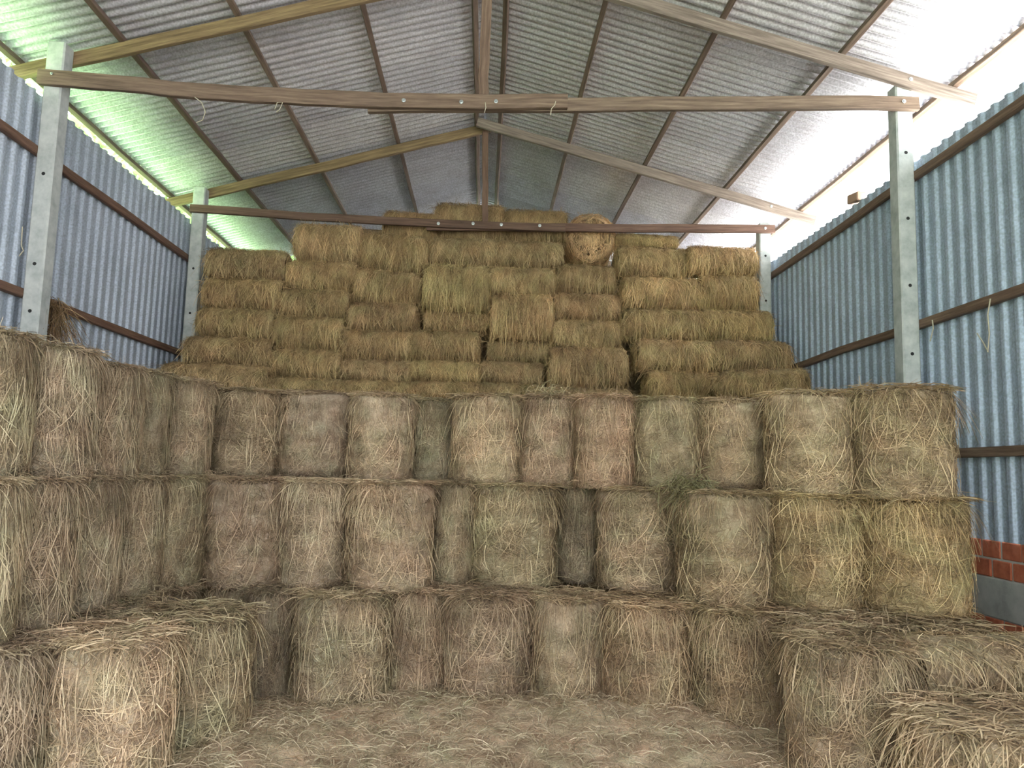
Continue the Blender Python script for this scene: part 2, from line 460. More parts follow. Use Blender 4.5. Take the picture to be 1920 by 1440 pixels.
def clad_sheet(parent, X, inward, ya, nw, z0, z1, seed, flat=None):
    r = np.random.default_rng(seed)
    pr = trapezoid(nw, .15, .024)
    zs = np.linspace(z0, z1 + r.normal(0, .012), 5)
    off = r.uniform(0, .004)
    V = []
    for a_, d_ in pr:
        for z in zs:
            if flat is None: V.append((X + inward * (d_ + off), ya + a_, z))
            else: V.append((ya + a_, X + inward * (d_ + off), z))
    o = link('cladding_sheet', mesh('cladding_sheet', V, [grid_faces(len(pr), 5)], CLAD, smooth=False), parent)
    g = r.uniform(.92, 1.06); o.color = (g, g, g, 1)
    return o

wl = link('wall_left', None, kind='structure'); wr = link('wall_right', None, kind='structure'); wb = link('wall_back', None, kind='structure')
XL_, XR_ = -3.735, 3.615
y = -3.2; k = 0  # side walls share the unseen length added to cut the front light
while y < 12.9:
    clad_sheet(wl, XL_, 1, y, 6, 1.18, 4.535, 100 + k)
    clad_sheet(wr, XR_, -1, y, 6, 1.18, 4.30, 200 + k).color = (.95, 1.0, 1.06, 1)
    y += .9; k += 1
x = XL_; k = 0
while x < XR_ - .2:
    clad_sheet(wb, 12.95, -1, x, 6, 0, min(zr(x), zr(x + .9)) + .03, 300 + k, True); x += .9; k += 1
# brick footing: cores, cement band, and single bricks where the photograph shows them
for wpar, xc, s in ((wl, XL_ - .06, 1), (wr, XR_ + .066, -1)):
    link('mortar_core', box_mesh((xc - .06, xc + .06, -3.2, 13, 0, 1.30), MORTAR), wpar)
link('cement_band', box_mesh((XR_ - .004, XR_ + .03, -3.2, 13, .645, .915), PLASTER), wr)
bl, bh, bt = .190, .120, .05
bme = box_mesh((-bt / 2, bt / 2, -bl / 2, bl / 2, -bh / 2, bh / 2), BRICK, .006)
for ci, zc in enumerate((1.117, .983, .578, .446, .314, .182, .065)):
    for j in range(22):
        o = link('brick', bme, wr)
        o.location = (XR_ + .022 + random.uniform(-.004, .004), 2.1 + j * .207 + (.1 if ci % 2 else 0) + random.uniform(-.003, .003), zc)
        o.rotation_euler = (random.uniform(-.01, .01), 0, random.uniform(-.012, .012))
# girts
def girt(side, z, y0, y1, label, color, dz=0, seed=0):
    x = (-3.665 - .0 - .018) if side < 0 else 3.548 + .014
    timber('girt', (x, y0, z), (x, y1, z + dz), .05, .07, label, 'girt', 'girts along the walls', (0, 0, 1), color, seed, seg=18)
RED = (.95, .70, .58)
girt(-1, 4.03, -3.1, 12.8, 'upper reddish timber girt along the left wall', RED, .02, 61)
girt(-1, 2.85, -3.1, 12.8, 'middle reddish timber girt along the left wall', RED, .03, 62)
girt(-1, 1.75, -3.1, 12.8, 'lowest timber girt on the left wall behind the bales', RED, 0, 63)
girt(1, 4.20, -3.1, 12.8, 'top timber girt under the scalloped edge of the right wall', (1.0, .85, .75), -.12, 64)
girt(1, 2.90, -3.1, 12.8, 'middle timber girt along the right wall behind the front post', (1.0, .85, .75), -.06, 65)
girt(1, 1.80, -3.1, 12.8, 'lowest timber girt on the right wall beside the front bales', (.9, .8, .72), .0, 66)

# ------------------------------------------------------------------ hay
def stalks(P0, T, N, L, wid, tint, k=3, lift=.01, droop=0.0, curl=.15, seed=0):
    """ribbon stalks: P0 root, T direction, N facing; returns V, faces, tint"""
    r = np.random.default_rng(seed); n = len(P0)
    T = T / np.linalg.norm(T, axis=1, keepdims=True)
    N = N - (N * T).sum(1, keepdims=True) * T; N /= np.linalg.norm(N, axis=1, keepdims=True) + 1e-9
    W = np.cross(T, N)
    cu = r.normal(0, curl, n); tw = r.uniform(-1.0, 1.0, n)
    droop = np.broadcast_to(droop, n); L = np.broadcast_to(L, n); lift = np.broadcast_to(lift, n)
    V = np.zeros((n, k + 1, 2, 3)); tt = np.zeros((n, k + 1, 2))
    for i in range(k + 1):
        s = i / k
        c = P0 + T * (L * s)[:, None] + W * (cu * L * (s * s - s * .3))[:, None] + N * (lift * np.sin(math.pi * min(1, s * .9 + .1)))[:, None] \
            - np.array([0, 0, 1.0]) * (droop * L * s * s)[:, None]
        ww = wid * (1 - .45 * s)
        ax = W * np.cos(tw)[:, None] + N * np.sin(tw)[:, None]
        V[:, i, 0] = c - ax * ww[:, None] / 2; V[:, i, 1] = c + ax * ww[:, None] / 2
        tt[:, i, :] = tint[:, None]
    base = (np.arange(n) * (k + 1) * 2)[:, None]
    f = []
    for i in range(k):
        q = np.array([2 * i, 2 * i + 1, 2 * i + 3, 2 * i + 2])[None] + base; f.append(q)
    return V.reshape(-1, 3), np.concatenate(f), tt.ravel()

def join(parts):
    V, Fc, T, o = [], [], [], 0
    for v, f, t in parts:
        V.append(v); Fc.append(f + o); T.append(t); o += len(v)
    return np.concatenate(V), np.concatenate(Fc), np.concatenate(T)

def finish(parts, names, seed, ax):
    out = []
    for nm in dict.fromkeys(names):
        V, Fc, T = join([p for p, q in zip(parts, names) if q == nm])
        T = np.clip(T + .17 * wob(V, seed + 31, 14) + .07 * np.sin(V[:, ax] * 2 * math.pi / .14 + seed), .02, 1)
        out.append((nm, mesh(nm, V, [Fc], STRAW, T)))
    return out and (tuple(out),)

def tints(r, n, mean=.45, sd=.2): return np.clip(r.normal(mean, sd, n), 0.02, 1)

def upright(seed, shag=1.0):
    """round bale standing on end: radius .25, height .70, base at z 0"""
    up_ = True
    r = np.random.default_rng(seed); R, H = .25, .70
    nt, nz = 40, 22
    zz = np.concatenate([[0, .006, .03], np.linspace(.07, H - .07, nz - 6), [H - .03, H - .006, H]])
    rr = np.concatenate([[.84, .93, .985], np.ones(nz - 6), [.985, .94, .86]])
    th = np.linspace(0, 2 * math.pi, nt, endpoint=False)
    TH, ZZ = np.meshgrid(th, zz, indexing='ij'); RR = np.broadcast_to(rr, TH.shape)
    Pn = np.stack([np.cos(TH), np.sin(TH), ZZ * 4], -1).reshape(-1, 3)
    rad = R * RR * (1 + .035 * wob(Pn, seed, 2.5).reshape(TH.shape) + .022 * wob(Pn, seed + 1, 9).reshape(TH.shape)
                    + .018 * np.sin(ZZ * 2 * math.pi / .14 + seed + .8 * np.sin(TH * 2)))
    lean = r.normal(0, .015, 2)
    V = np.stack([rad * np.cos(TH) + lean[0] * ZZ / H, rad * np.sin(TH) + lean[1] * ZZ / H, ZZ + .012 * np.sin(TH * 2 + seed) * (ZZ / H)], -1).reshape(-1, 3)
    fq = grid_faces(nt, len(zz), True)
    nv = len(V); V = np.concatenate([V, [[0, 0, 0], [lean[0], lean[1], H + .012]]])
    n_z = len(zz)
    tri = [(nv, ((i + 1) % nt) * n_z, i * n_z) for i in range(nt)] + [(nv + 1, i * n_z + n_z - 1, ((i + 1) % nt) * n_z + n_z - 1) for i in range(nt)]
    body = mesh('bale_body', V, [fq, tri], HAY)
    parts = []; names = ['loose_straw', 'loose_straw', 'hanging_straw', 'hanging_straw', 'top_straw', 'loose_straw']
    def side(n, zlo=.01, zhi=H - .01):
        t = r.uniform(0, 2 * math.pi, n); z = r.uniform(zlo, zhi, n)
        Nn = np.stack([np.cos(t), np.sin(t), np.zeros(n)], -1)
        q = 1 - .12 * np.clip((z - (H - .05)) / .05, 0, 1) - .08 * np.clip((.03 - z) / .03, 0, 1)
        bump = 1 + .018 * np.sin(z * 2 * math.pi / .14 + seed + .8 * np.sin(t * 2))
        Pp = Nn * (R * q * bump)[:, None]; Pp[:, 2] = z
        Tt = np.stack([-np.sin(t), np.cos(t), np.zeros(n)], -1)
        return t, z, Pp, Nn, Tt
    # wound stalks, mostly slanting across the side
    n = 1500; t, z, Pp, Nn, Tt = side(n)
    an = r.normal(0, .75, n) + np.where(r.random(n) < .35, 1.57, 0)
    D = Tt * (np.cos(an) * np.where(r.random(n) < .5, 1, -1))[:, None]; D[:, 2] += np.sin(an)
    parts.append(stalks(Pp + Nn * .002, D, Nn, r.uniform(.04, .14, n), r.uniform(.0026, .0046, n), tints(r, n, .46, .22), 3, r.uniform(.002, .018, n), .05, .25, seed))
    n = 4200; t, z, Pp, Nn, Tt = side(n)
    an = r.uniform(0, 6.283, n); D = Tt * np.cos(an)[:, None]; D[:, 2] += np.sin(an) * .8
    parts.append(stalks(Pp + Nn * .002, D, Nn, r.uniform(.03, .09, n), r.uniform(.002, .0034, n), tints(r, n, .55, .24), 2, r.uniform(.002, .014, n), 0, .4, seed + 9))
    # long loose stalks hanging down
    n = int(300 * shag ** 2); t, z, Pp, Nn, Tt = side(n, .2, H)
    D = Tt * r.normal(0, .38, n)[:, None] + Nn * r.uniform(0, .08, n)[:, None]; D[:, 2] -= 1
    parts.append(stalks(Pp + Nn * .008, D, Nn, np.minimum(r.uniform(.07, .33, n), z * .95), r.uniform(.003, .0048, n) * shag ** .4, tints(r, n, .62 + .05 * (shag > 1), .22), 4, r.uniform(.004, .02, n), 0, .25, seed + 3))
    # fringe folding over the top rim
    n = int(480 * shag); t = r.uniform(0, 2 * math.pi, n)
    Nn = np.stack([np.cos(t), np.sin(t), np.zeros(n)], -1); Tt = np.stack([-np.sin(t), np.cos(t), np.zeros(n)], -1)
    Pp = Nn * (R * r.uniform(.72, .97, n))[:, None]; Pp[:, 2] = H + r.uniform(-.02, .015, n)
    D = Nn * .75 + Tt * r.normal(0, .75, n)[:, None]; D[:, 2] -= r.uniform(-.1, .4, n)
    up = Nn * .5; up[:, 2] += 1
    parts.append(stalks(Pp, D, up, r.uniform(.05, .19, n), r.uniform(.0028, .0046, n), tints(r, n, .48, .24), 5, .012, r.uniform(.5, 1.7, n), .25, seed + 4))
    # stalks lying on the top
    n = 760; q = np.sqrt(r.random(n)) * 1.14; t = r.uniform(0, 6.283, n)
    Pp = np.stack([R * q * np.cos(t), R * q * np.sin(t), H + .004 + r.uniform(0, .03, n)], -1)
    a = r.uniform(0, 6.283, n); D = np.stack([np.cos(a), np.sin(a), r.normal(0, .1, n)], -1)
    parts.append(stalks(Pp - D * .06, D, np.tile([0, 0, 1.], (n, 1)), r.uniform(.07, .18, n), r.uniform(.0035, .006, n), tints(r, n, .5, .2), 3, .01, 0.03, .25, seed + 5))
    # stubble at the foot
    n = 150; t, z, Pp, Nn, Tt = side(n, .0, .06)
    D = Tt * r.normal(0, 1, n)[:, None] + Nn * r.uniform(.2, .8, n)[:, None]
    parts.append(stalks(Pp, D, np.tile([0, 0, 1.], (n, 1)), r.uniform(.05, .13, n), r.uniform(.003, .006, n), tints(r, n, .45, .2), 3, .01, .1, .2, seed + 6))
    return (body,) + finish(parts, names, seed, 2 if up_ else 0)

LX, LY, LZ = .76, .50, .36
def lying(seed):
    """round bale on its side, pressed flat: length along x, centre at origin"""
    up_ = False
    r = np.random.default_rng(seed)
    nx, nt = 26, 36
    xx = np.concatenate([[-1, -.985, -.93], np.linspace(-.85, .85, nx - 6), [.93, .985, 1]]) * LX / 2
    rr = np.concatenate([[.80, .90, .97], np.ones(nx - 6), [.97, .90, .80]])
    th = np.linspace(0, 2 * math.pi, nt, endpoint=False)
    e = 2 / 2.25
    cy = np.sign(np.cos(th)) * np.abs(np.cos(th)) ** e; cz = np.sign(np.sin(th)) * np.abs(np.sin(th)) ** e
    XX, CY = np.meshgrid(xx, cy, indexing='ij'); _, CZ = np.meshgrid(xx, cz, indexing='ij'); RR = np.broadcast_to(rr[:, None], XX.shape)
    Pn = np.stack([XX * 4, CY, CZ], -1).reshape(-1, 3)
    k = RR * (1 + .03 * wob(Pn, seed, 2.5).reshape(XX.shape) + .018 * wob(Pn, seed + 1, 8).reshape(XX.shape) + .016 * np.sin(XX * 2 * math.pi / .15 + seed))
    V = np.stack([XX, CY * k * LY / 2, CZ * k * LZ / 2], -1).reshape(-1, 3)
    fq = grid_faces(len(xx), nt)
    wrapf = [(i * nt + nt - 1, (i + 1) * nt + nt - 1, (i + 1) * nt, i * nt) for i in range(len(xx) - 1)]
    nv = len(V); V = np.concatenate([V, [[-LX / 2 - .008, 0, 0], [LX / 2 + .008, 0, 0]]])
    last = (len(xx) - 1) * nt
    tri = [(nv, (i + 1) % nt, i) for i in range(nt)] + [(nv + 1, last + i, last + (i + 1) % nt) for i in range(nt)]
    body = mesh('bale_body', V, [np.concatenate([fq, np.array(wrapf)])[:, ::-1], np.array(tri)[:, ::-1]], HAY)
    parts = []; names = ['loose_straw', 'loose_straw', 'hanging_straw', 'end_straw', 'loose_straw']
    def surf(n, tlo=0, thi=6.2832):
        t = r.uniform(tlo, thi, n); x = r.uniform(-.5, .5, n) * LX * .99
        c, s = np.cos(t), np.sin(t)
        py = np.sign(c) * np.abs(c) ** e * LY / 2; pz = np.sign(s) * np.abs(s) ** e * LZ / 2
        Nn = np.stack([np.zeros(n), np.sign(c) * np.abs(c) ** (2 - e) / LY, np.sign(s) * np.abs(s) ** (2 - e) / LZ], -1)
        Nn /= np.linalg.norm(Nn, axis=1, keepdims=True)
        q = 1 - .12 * np.clip((np.abs(x) - LX * .44) / (LX * .06), 0, 1)
        Pp = np.stack([x, py * q, pz * q], -1)
        Tt = np.stack([np.zeros(n), -Nn[:, 2], Nn[:, 1]], -1)
        Tt *= np.where(Tt[:, 2] > 0, -1, 1)[:, None]
        return x, Pp, Nn, Tt
    # stalks wound round the bale
    n = 2200; x, Pp, Nn, Tt = surf(n)
    D = Tt.copy(); D[:, 0] += r.normal(0, .55, n)
    parts.append(stalks(Pp - D * .03 + Nn * .003, D, Nn, r.uniform(.05, .14, n), r.uniform(.0028, .005, n), tints(r, n, .5, .22), 3, r.uniform(.004, .02, n), 0.05, .2, seed))
    n = 500; x, Pp, Nn, Tt = surf(n)
    a = r.uniform(0, 6.28, n); D = Tt * np.cos(a)[:, None]; D[:, 0] += np.sin(a)
    parts.append(stalks(Pp + Nn * .003, D, Nn, r.uniform(.05, .13, n), r.uniform(.0028, .0048, n), tints(r, n, .45, .22), 3, r.uniform(.004, .02, n), 0.05, .3, seed + 1))
    # hanging beard on the front and at both ends
    n = 260; x, Pp, Nn, Tt = surf(n, math.pi * .75, math.pi * 1.2)
    D = Tt.copy(); D[:, 0] += r.normal(0, .45, n); D += Nn * .1
    parts.append(stalks(Pp + Nn * .008, D, Nn, r.uniform(.08, .24, n), r.uniform(.003, .005, n), tints(r, n, .62, .2), 4, .02, .25, .15, seed + 2))
    n = 1100; sgn = np.where(r.random(n) < .5, -1., 1.); t = r.uniform(0, 6.283, n); q = np.sqrt(r.random(n))
    Pp = np.stack([sgn * LX / 2 * (1.012 - .035 * np.clip((q - .84) / .16, 0, 1)), q * np.cos(t) * LY * .46, q * np.sin(t) * LZ * .46], -1)
    D = np.stack([sgn * r.uniform(.0, .16, n), -np.sin(t) * .2 + r.normal(0, .6, n), np.cos(t) * .2 - .4 + r.normal(0, .5, n)], -1)
    parts.append(stalks(Pp, D, np.stack([sgn, 0 * sgn, 0 * sgn], -1), r.uniform(.03, .10, n), r.uniform(.0026, .0044, n), tints(r, n, .6, .2), 3, .008, .3, .25, seed + 3))
    # whiskers standing off the top
    n = 110; x, Pp, Nn, Tt = surf(n, math.pi * .25, math.pi * .8)
    D = Nn + r.normal(0, .6, (n, 3)); D[:, 2] = np.abs(D[:, 2])
    parts.append(stalks(Pp, D, np.tile([0, -1., 0], (n, 1)), r.uniform(.03, .09, n), r.uniform(.003, .005, n), tints(r, n, .6, .2), 3, 0, .2, .3, seed + 4))
    return (body,) + finish(parts, names, seed, 2 if up_ else 0)

UP = [upright(s * 17 + 3) for s in range(7)]
SHAG = [upright(s * 19 + 205, 1.7) for s in range(3)]
LIE = [lying(s * 13 + 401) for s in range(7)]
cnt = [0]
def bale(variant, loc, scale, rot, color, label, group):
    o = link('hay_bale', variant[0], None, label, 'hay bale', group, 'thing')
    o.location = loc; o.scale = scale; o.rotation_euler = rot; o.color = (*color, 1)
    for nm, me in variant[1]:
        s = link(nm, me, o, kind='stuff'); s.color = (*color, 1)
    return o

def put_up(x0, x1, Yf, z0, z1, label, group, color=(1, 1, 1), dia=None):
    """upright bale whose sides are seen at x0 and x1 in the photograph, front at depth Yf"""
    ym = 1000
    a, b = at(x0, ym, Yf + .22)[0], at(x1, ym, Yf + .22)[0]
    wd = (b - a) if dia is None else dia
    cx = (a + b) / 2
    i = cnt[0] = cnt[0] + 1
    r = random.Random(i * 7)
    s = wd / .5
    g = r.uniform(.88, 1.1)
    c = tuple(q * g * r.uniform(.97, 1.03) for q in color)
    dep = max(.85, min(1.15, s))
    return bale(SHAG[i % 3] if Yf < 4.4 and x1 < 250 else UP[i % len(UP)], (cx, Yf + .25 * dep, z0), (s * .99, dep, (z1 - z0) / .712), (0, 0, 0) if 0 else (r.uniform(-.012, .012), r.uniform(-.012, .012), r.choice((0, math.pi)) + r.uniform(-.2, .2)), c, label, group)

FR = 'upright bales of the front stack'
GREY = (1.0, .97, .95)
Z4, Z3, Z2 = .77, 1.465, 2.115
top = [  # x0, x1, front depth, top height, colour, label
 (-100, 25, 3.42, 2.13, GREY, 'upright bale at the left picture edge, nearest in the top row'),
 (25, 150, 3.80, 2.12, GREY, 'upright bale of the top row with long drooping straw, second along the left wing'),
 (145, 237, 4.30, 2.10, GREY, 'upright bale of the top row, third along the left wing'),
 (215, 292, 4.75, 2.12, (.9, .87, .82), 'narrow upright top row bale, fourth along the left wing, below the far left girt'),
 (285, 378, 5.20, 2.12, (.92, .88, .83), 'upright top row bale at the inner corner of the left wing'),
 (384, 510, 5.68, 2.11, (.93, .88, .82), 'dull upright top row bale just right of the dark corner gap'),
 (518, 640, 5.72, 2.11, (1.02, .98, .92), 'upright top row bale, second right of the dark corner gap'),
 (648, 765, 5.72, 2.11, (1.05, 1, .95), 'pale upright top row bale left of the narrow set-back greyish bale'),
 (766, 842, 5.98, 2.10, (.87, .87, .83), 'narrow greyish upright bale set back in the middle of the top row'),
 (846, 972, 5.62, 2.12, (1.05, .98, .92), 'upright top row bale just right of the narrow set-back greyish bale'),
 (974, 1076, 5.60, 2.12, (.98, .90, .84), 'upright top row bale under the wispy tuft of grey hay'),
 (1076, 1182, 5.42, 2.12, (.98, .90, .84), 'reddish upright top row bale, right of the one under the grey tuft'),
 (1188, 1306, 5.40, 2.11, (1.02, .97, .86), 'upright top row bale, fourth from the right end'),
 (1314, 1442, 5.30, 2.11, (1.02, .97, .88), 'upright top row bale above the green grass clump, third from the right end'),
 (1450, 1606, 4.75, 2.12, (1.03, .96, .84), 'large upright top row bale, second from the right end'),
 (1613, 1790, 4.50, 2.14, (1.0, .93, .80), 'largest upright bale at the right end of the top row, domed top')]
mid_ = [
 (-110, 10, 3.15, GREY, 'upright middle row bale at the left picture edge'),
 (-10, 135, 3.68, GREY, 'upright middle row bale under a thick fringe of pale straw, left wing'),
 (120, 217, 4.15, GREY, 'upright middle row bale, third along the left wing'),
 (205, 300, 4.62, (.93, .90, .84), 'upright middle row bale, fourth along the left wing'),
 (285, 378, 4.95, (.92, .88, .83), 'upright middle row bale beside the dark gap in the left wing'),
 (388, 528, 5.10, (.92, .87, .82), 'upright middle row bale right of the dark gap in the left wing'),
 (530, 648, 5.12, (1.02, 1, .94), 'pale upright middle row bale left of the wide pinkish one'),
 (653, 806, 5.05, (1.06, 1, .97), 'wide pinkish upright middle row bale with a bright worn patch'),
 (808, 888, 5.45, (.95, .9, .82), 'narrow upright middle row bale between two wide ones'),
 (888, 1042, 5.35, (1.0, .95, .87), 'upright middle row bale with straw combed over its round top'),
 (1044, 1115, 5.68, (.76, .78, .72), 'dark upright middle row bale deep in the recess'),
 (1128, 1277, 5.28, (1.0, .93, .85), 'upright middle row bale right of the dark recess'),
 (1280, 1446, 4.75, (.98, .93, .82), 'upright middle row bale under the green grass clump'),
 (1450, 1620, 4.68, (1.02, .94, .74), 'yellowish upright middle row bale, second from the right end'),
 (1626, 1812, 4.52, (1.02, .93, .70), 'yellowish upright bale at the right end of the middle row, beside the brick wall')]
low = [
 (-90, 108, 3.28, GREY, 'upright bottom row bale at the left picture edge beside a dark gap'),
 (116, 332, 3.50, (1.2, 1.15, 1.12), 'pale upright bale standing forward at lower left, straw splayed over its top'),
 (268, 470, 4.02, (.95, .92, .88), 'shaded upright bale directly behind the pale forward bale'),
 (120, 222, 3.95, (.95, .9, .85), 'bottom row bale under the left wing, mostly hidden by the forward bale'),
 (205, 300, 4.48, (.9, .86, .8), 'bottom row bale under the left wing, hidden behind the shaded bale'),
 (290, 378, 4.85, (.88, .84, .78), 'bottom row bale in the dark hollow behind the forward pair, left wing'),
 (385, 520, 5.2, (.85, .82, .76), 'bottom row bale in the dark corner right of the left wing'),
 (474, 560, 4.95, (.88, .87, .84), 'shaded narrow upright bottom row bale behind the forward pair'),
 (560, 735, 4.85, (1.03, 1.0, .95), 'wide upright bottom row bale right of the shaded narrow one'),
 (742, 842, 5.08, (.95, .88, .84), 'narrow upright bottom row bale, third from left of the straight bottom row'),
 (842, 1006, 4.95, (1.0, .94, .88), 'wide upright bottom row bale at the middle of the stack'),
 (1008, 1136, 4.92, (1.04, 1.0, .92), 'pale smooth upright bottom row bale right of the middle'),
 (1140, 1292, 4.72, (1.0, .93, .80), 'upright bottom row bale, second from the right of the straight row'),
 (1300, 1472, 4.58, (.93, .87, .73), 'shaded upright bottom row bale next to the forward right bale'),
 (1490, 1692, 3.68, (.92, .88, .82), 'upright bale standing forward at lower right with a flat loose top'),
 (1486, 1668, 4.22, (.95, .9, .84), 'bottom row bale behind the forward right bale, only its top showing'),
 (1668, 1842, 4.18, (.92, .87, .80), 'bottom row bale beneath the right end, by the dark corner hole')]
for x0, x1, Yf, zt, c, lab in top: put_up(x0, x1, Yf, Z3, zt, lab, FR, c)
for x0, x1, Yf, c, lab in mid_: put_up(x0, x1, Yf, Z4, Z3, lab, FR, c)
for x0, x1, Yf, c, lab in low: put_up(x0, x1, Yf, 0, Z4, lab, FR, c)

GOLD = (1.02, .91, .67)
RG = 'lying bales of the rear stack'
def put_lie(x0, x1, y0, y1, Yf, label, color=GOLD, yaw=0, dep=1.0, tilt=0, group=RG):
    xm, ym = (x0 + x1) / 2, (y0 + y1) / 2
    a = at(x0, ym, Yf + .1); b = at(x1, ym, Yf + .1); t_ = at(xm, y0, Yf + .14); u_ = at(xm, y1, Yf + .14)
    i = cnt[0] = cnt[0] + 1
    r = random.Random(i * 5)
    g = r.uniform(.86, 1.12); c = tuple(q * g * r.uniform(.97, 1.03) for q in color)
    return bale(LIE[i % len(LIE)], ((a[0] + b[0]) / 2, Yf + .25 * dep, (t_[2] + u_[2]) / 2), ((b[0] - a[0]) / LX, dep, (t_[2] - u_[2]) / LZ * 1.02),
                (r.uniform(-.06, .06), tilt + r.uniform(-.015, .015), yaw + r.uniform(-.03, .03)), c, label, group)
ordn = ['top', 'second from the top', 'third from the top', 'fourth from the top', 'fifth from the top', 'sixth from the top', 'seventh from the top']
cols = [
 ('column beside the rear left concrete post', [(388, 535, 467, 523, 8.9), (382, 530, 523, 578, 8.8), (372, 515, 577, 632, 8.72), (347, 512, 632, 687, 8.6), (305, 503, 682, 735, 8.45)]),
 ('second column from the rear left post', [(553, 677, 422, 490, 9.0), (540, 668, 490, 543, 8.9), (529, 655, 543, 595, 8.8), (515, 644, 594, 655, 8.7), (512, 640, 655, 710, 8.6), (505, 640, 708, 752, 8.45)]),
 ('third column from the rear left post', [(720, 818, 398, 448, 9.42), (678, 802, 440, 508, 9.0), (667, 788, 508, 568, 8.85), (656, 780, 568, 620, 8.75), (642, 772, 620, 674, 8.65), (640, 769, 674, 716, 8.58), (640, 768, 714, 755, 8.45)]),
 ('column directly behind the rear king post', [(817, 944, 383, 450, 9.42), (807, 932, 448, 500, 9.05), (796, 918, 498, 580, 8.75), (797, 918, 580, 622, 8.95), (773, 898, 620, 676, 8.65), (769, 898, 676, 717, 8.58), (768, 898, 716, 757, 8.45)]),
 ('column just right of the rear king post', [(946, 1062, 395, 453, 9.42), (931, 1052, 453, 502, 9.05), (920, 1038, 502, 553, 8.8), (922, 1037, 552, 634, 8.7), (916, 1031, 636, 678, 8.9), (900, 1018, 678, 720, 8.68), (898, 1020, 718, 758, 8.5)]),
 ('column under the end-on bale', [(1045, 1152, 497, 550, 9.0), (1038, 1158, 550, 601, 8.85), (1038, 1162, 601, 654, 8.7), (1032, 1176, 652, 728, 8.45), (1028, 1180, 726, 760, 8.4)]),
 ('second column from the rear right post', [(1158, 1288, 464, 520, 9.0), (1170, 1312, 520, 580, 8.85), (1168, 1312, 580, 638, 8.7), (1195, 1340, 637, 697, 8.55), (1216, 1360, 696, 750, 8.4)]),
 ('column beside the rear right concrete post', [(1290, 1418, 463, 517, 8.9), (1313, 1419, 516, 583, 8.82), (1313, 1447, 582, 640, 8.7), (1340, 1480, 639, 697, 8.5)])]
for ci, (cn, bl_) in enumerate(cols):
    for k, (x0, x1, y0, y1, Yf) in enumerate(bl_):
        w_ = ordn[k] if k < len(bl_) - 1 else 'lowest visible'
        color = GOLD
        if ci >= 6: color = (1.08, .94, .66)
        put_lie(x0, x1, y0, y1, Yf, f'lying bale, {w_} in the {cn}', color, tilt=(.05 if (ci, k) in ((2, 1), (2, 2), (2, 0)) else 0))
put_lie(1153, 1268, 441, 466, 9.35, 'lying bale set back on top of the second column from the rear right post', (1.05, .92, .64))
# the bale with its round end turned to us
e_ = at(1106, 450, 9.5)
bale(LIE[2], (e_[0], 9.72, e_[2]), (.95, .58 / LY, .58 / LZ), (0, .0, 1.57), (1.35, 1.12, .85), 'end-on round bale on the rear stack, below the rear tie beam', RG)
e_ = at(1450, 722, 7.6)
bale(LIE[4], (e_[0] - .03, 7.8, e_[2]), (1.12, 1.0, .34 / LZ), (0, 0, -.5), (.92, .80, .56), 'lying bale at the foot of the rear stack, dark end turned to us, right wall', RG)
# two lying bales at lower right
p = at(1830, 1270, 4.2)
bale(LIE[1], (2.66, 4.06, .635), (1.25, 1.0, .78), (.05, 0, .10), (1.05, .98, .86), 'lying bale at lower right, upper one beside the brick wall', 'lying bales at lower right')
bale(LIE[5], (2.66, 4.08, .24), (1.2, 1.0, 1.32), (0, 0, .04), (.95, .9, .8), 'lying bale at lower right underneath the other lying bale, mostly hidden', 'lying bales at lower right')
bale(SHAG[1], (2.20, 3.26, 0), (1.5, 1.3, .86), (0, 0, .1), (1.2, 1.14, 1.06), 'pale low shaggy bale at lower right picture corner, in front of the lying one', 'lying bales at lower right')

# packed hay filling the stack behind the visible bales
for i, (d_, lab) in enumerate((
    ((-3.45, 3.3, 6.62, 8.3, 0, 2.05), 'packed hay between the front stack and the rear stack'),
    ((-3.45, 3.3, 8.32, 9.6, 0, 2.32), 'packed hay under the rear stack'),
    ((-3.3, 3.2, 9.62, 10.8, 0, 4.1), 'packed hay behind the rear stack'),
    ((-1.9, 1.6, 10.05, 10.8, 4.12, 4.75), 'packed hay under the ridge behind the top of the rear stack'),
    ((-3.45, -2.7, 3.2, 6.55, 0, 2.05), 'packed hay between the left wing of bales and the left wall'))):
    V, q, t = box_verts(*d_, .08)
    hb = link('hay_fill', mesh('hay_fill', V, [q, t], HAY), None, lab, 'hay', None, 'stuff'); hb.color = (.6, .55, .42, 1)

# ------------------------------------------------------------------ loose straw on the floor
gx, gy = np.linspace(-2.3, 2.9, 70), np.linspace(2.2, 5.6, 50)
GX, GY = np.meshgrid(gx, gy, indexing='ij')
G = np.stack([GX, GY, GX * 0], -1).reshape(-1, 3)
hgt = .06 + .03 * wob(G, 5, 3) + .015 * wob(G, 6, 11) + .09 * np.clip((G[:, 1] - 4.0) / .7, 0, 1) + .12 * np.exp(-((G[:, 0] + 1.25) ** 2 / .12 + (G[:, 1] - 3.9) ** 2 / .5))
G[:, 2] = np.maximum(hgt, .01)
lit = link('straw_litter', mesh('straw_litter', G, [grid_faces(70, 50)[:, ::-1]], HAY), None, 'loose trampled straw covering the floor before the bales', 'straw', None, 'stuff'); lit.color = (1.6, 1.5, 1.42, 1)
n = 36000
r = np.random.default_rng(77)
ix = r.integers(0, len(G), n); Pp = G[ix] + np.stack([r.uniform(-.05, .05, n), r.uniform(-.05, .05, n), r.uniform(0, .02, n)], -1)
a = r.uniform(0, 6.283, n); D = np.stack([np.cos(a), np.sin(a), r.normal(.12, .15, n)], -1)
V, Fc, T = stalks(Pp, D, np.tile([0, 0, 1.], (n, 1)), r.uniform(.04, .15, n), r.uniform(.003, .005, n), tints(r, n, .66, .2), 3, .014, .05, .15, 9)
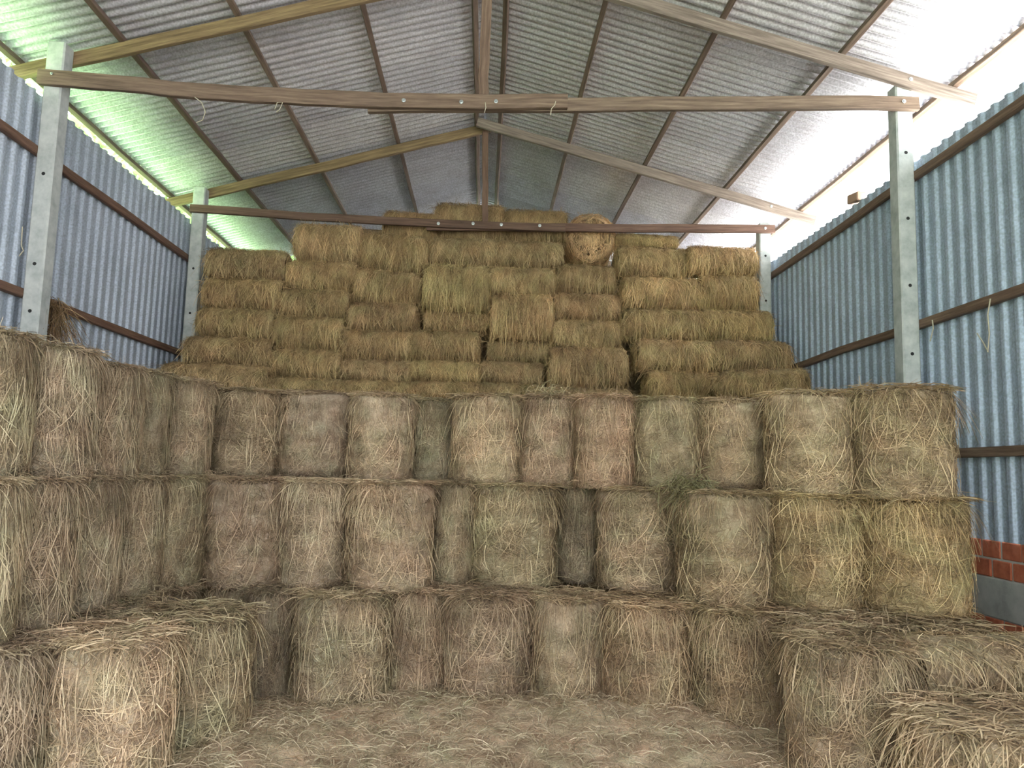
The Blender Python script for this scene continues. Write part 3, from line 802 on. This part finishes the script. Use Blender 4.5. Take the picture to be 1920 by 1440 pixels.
link('loose_stalks', mesh('loose_stalks', V, [Fc], STRAW, T), lit, kind='stuff')

# ------------------------------------------------------------------ small things
def tuft(name, p, n, ln, dirs, color, label, cat, tint=.5, drop=.6, spread=.05):
    r = np.random.default_rng(int(abs(p[0] * 1000)))
    Pp = r.normal(0, spread, (n, 3)) * np.array([1, .5, .6])
    D = np.array(dirs) + r.normal(0, .45, (n, 3))
    V, Fc, T = stalks(Pp, D, np.tile([0, -1., .2], (n, 1)), r.uniform(.4, 1, n) * ln, r.uniform(.0035, .006, n), tints(r, n, tint, .2), 4, .01, drop, .3, 3)
    o = link(name, mesh(name, V, [Fc], STRAW, T), None, label, cat, None, 'thing'); o.location = p; o.color = (*color, 1)
    return o
p = at(100, 575, YN + .25)
tuft('straw_tuft', (-3.62, p[1], p[2]), 420, .38, (0.05, 0, -.7), (.62, .5, .36), 'brown straw tuft hanging from the left girt behind the front post', 'straw tuft', .35, .5, .06)
p = at(1292, 925, 4.95)
tuft('grass_clump', (p[0], 5.0, Z3 + .03), 420, .2, (0, -.3, .1), (.55, .62, .45), 'dark green clump of grass on the ledge between two bale rows', 'grass clump', .4, .4, .07)
p = at(1028, 742, 5.72)
tuft('hay_wisp', (p[0], 5.8, 2.13), 260, .16, (0, -.1, .1), (.85, .88, .75), 'wispy tuft of grey hay on top of the front stack', 'hay wisp', .5, .3, .07)
# twine and bent wire on the tie beams
def strand(label, pts, rad=.0035, name='twine_loop'):
    return link(name, tube_mesh(pts, rad, TWINE), None, label, 'twine', 'bits of twine', 'thing')
def px_line(pp, Y): return [at(a_, b_, Y) for a_, b_ in pp]
strand('loop of pale twine hanging under the front tie beam, left part', px_line([(365, 182), (378, 192), (385, 210), (380, 225), (368, 230)], yt - .03))
strand('twist of twine below the sagging middle of the front tie beam', px_line([(515, 205), (520, 192), (530, 192), (524, 206), (518, 210)], yt - .03))
strand('bent wire hook hanging on the front tie beam near its lapped end', px_line([(1042, 190), (1040, 197), (1034, 204), (1032, 216)], yt - .055))
strand('wire tail hanging from the front tie beam near the king post', px_line([(910, 192), (911, 202), (908, 212)], yt - .055))
# block of wood lying on the right wall's top edge
p = at(1624, 372, 7.2)
o = link('wood_block', box_mesh((-.05, .05, -.09, .09, -.04, .05), TIMBER, .008), None, 'small block of wood on the top edge of the right wall', 'wood block', None, 'thing')
o.location = (3.6, p[1] + .0, 4.33); o.color = (2.6, 2.3, 2.1, 1); o.rotation_euler = (.1, 0, .1)
# straws caught on the wall girts
for i, (pp, X, lab) in enumerate([
    ([(1857, 560), (1852, 590), (1855, 625), (1852, 660)], 3.50, 'long straw hanging from the middle right girt'),
    ([(1832, 625), (1842, 640), (1853, 660)], 3.52, 'bent straw stuck on the right wall below the middle girt'),
    ([(1748, 600), (1750, 615), (1744, 640)], 3.52, 'short straw hanging by the front right post below the girt'),
    ([(42, 425), (40, 460), (44, 470), (36, 480)], -3.66, 'straws caught on the left wall beside the front post')]):
    pts = []
    for a_, b_ in pp:
        v = AX @ np.array([a_ - 960, -(b_ - 720), F]); pts.append(v * X / v[0] + np.array([0, 0, EYE]))
    o = link('stray_straw', tube_mesh(pts, .005, TWINE), None, lab, 'straw', 'straws caught on the walls', 'thing')
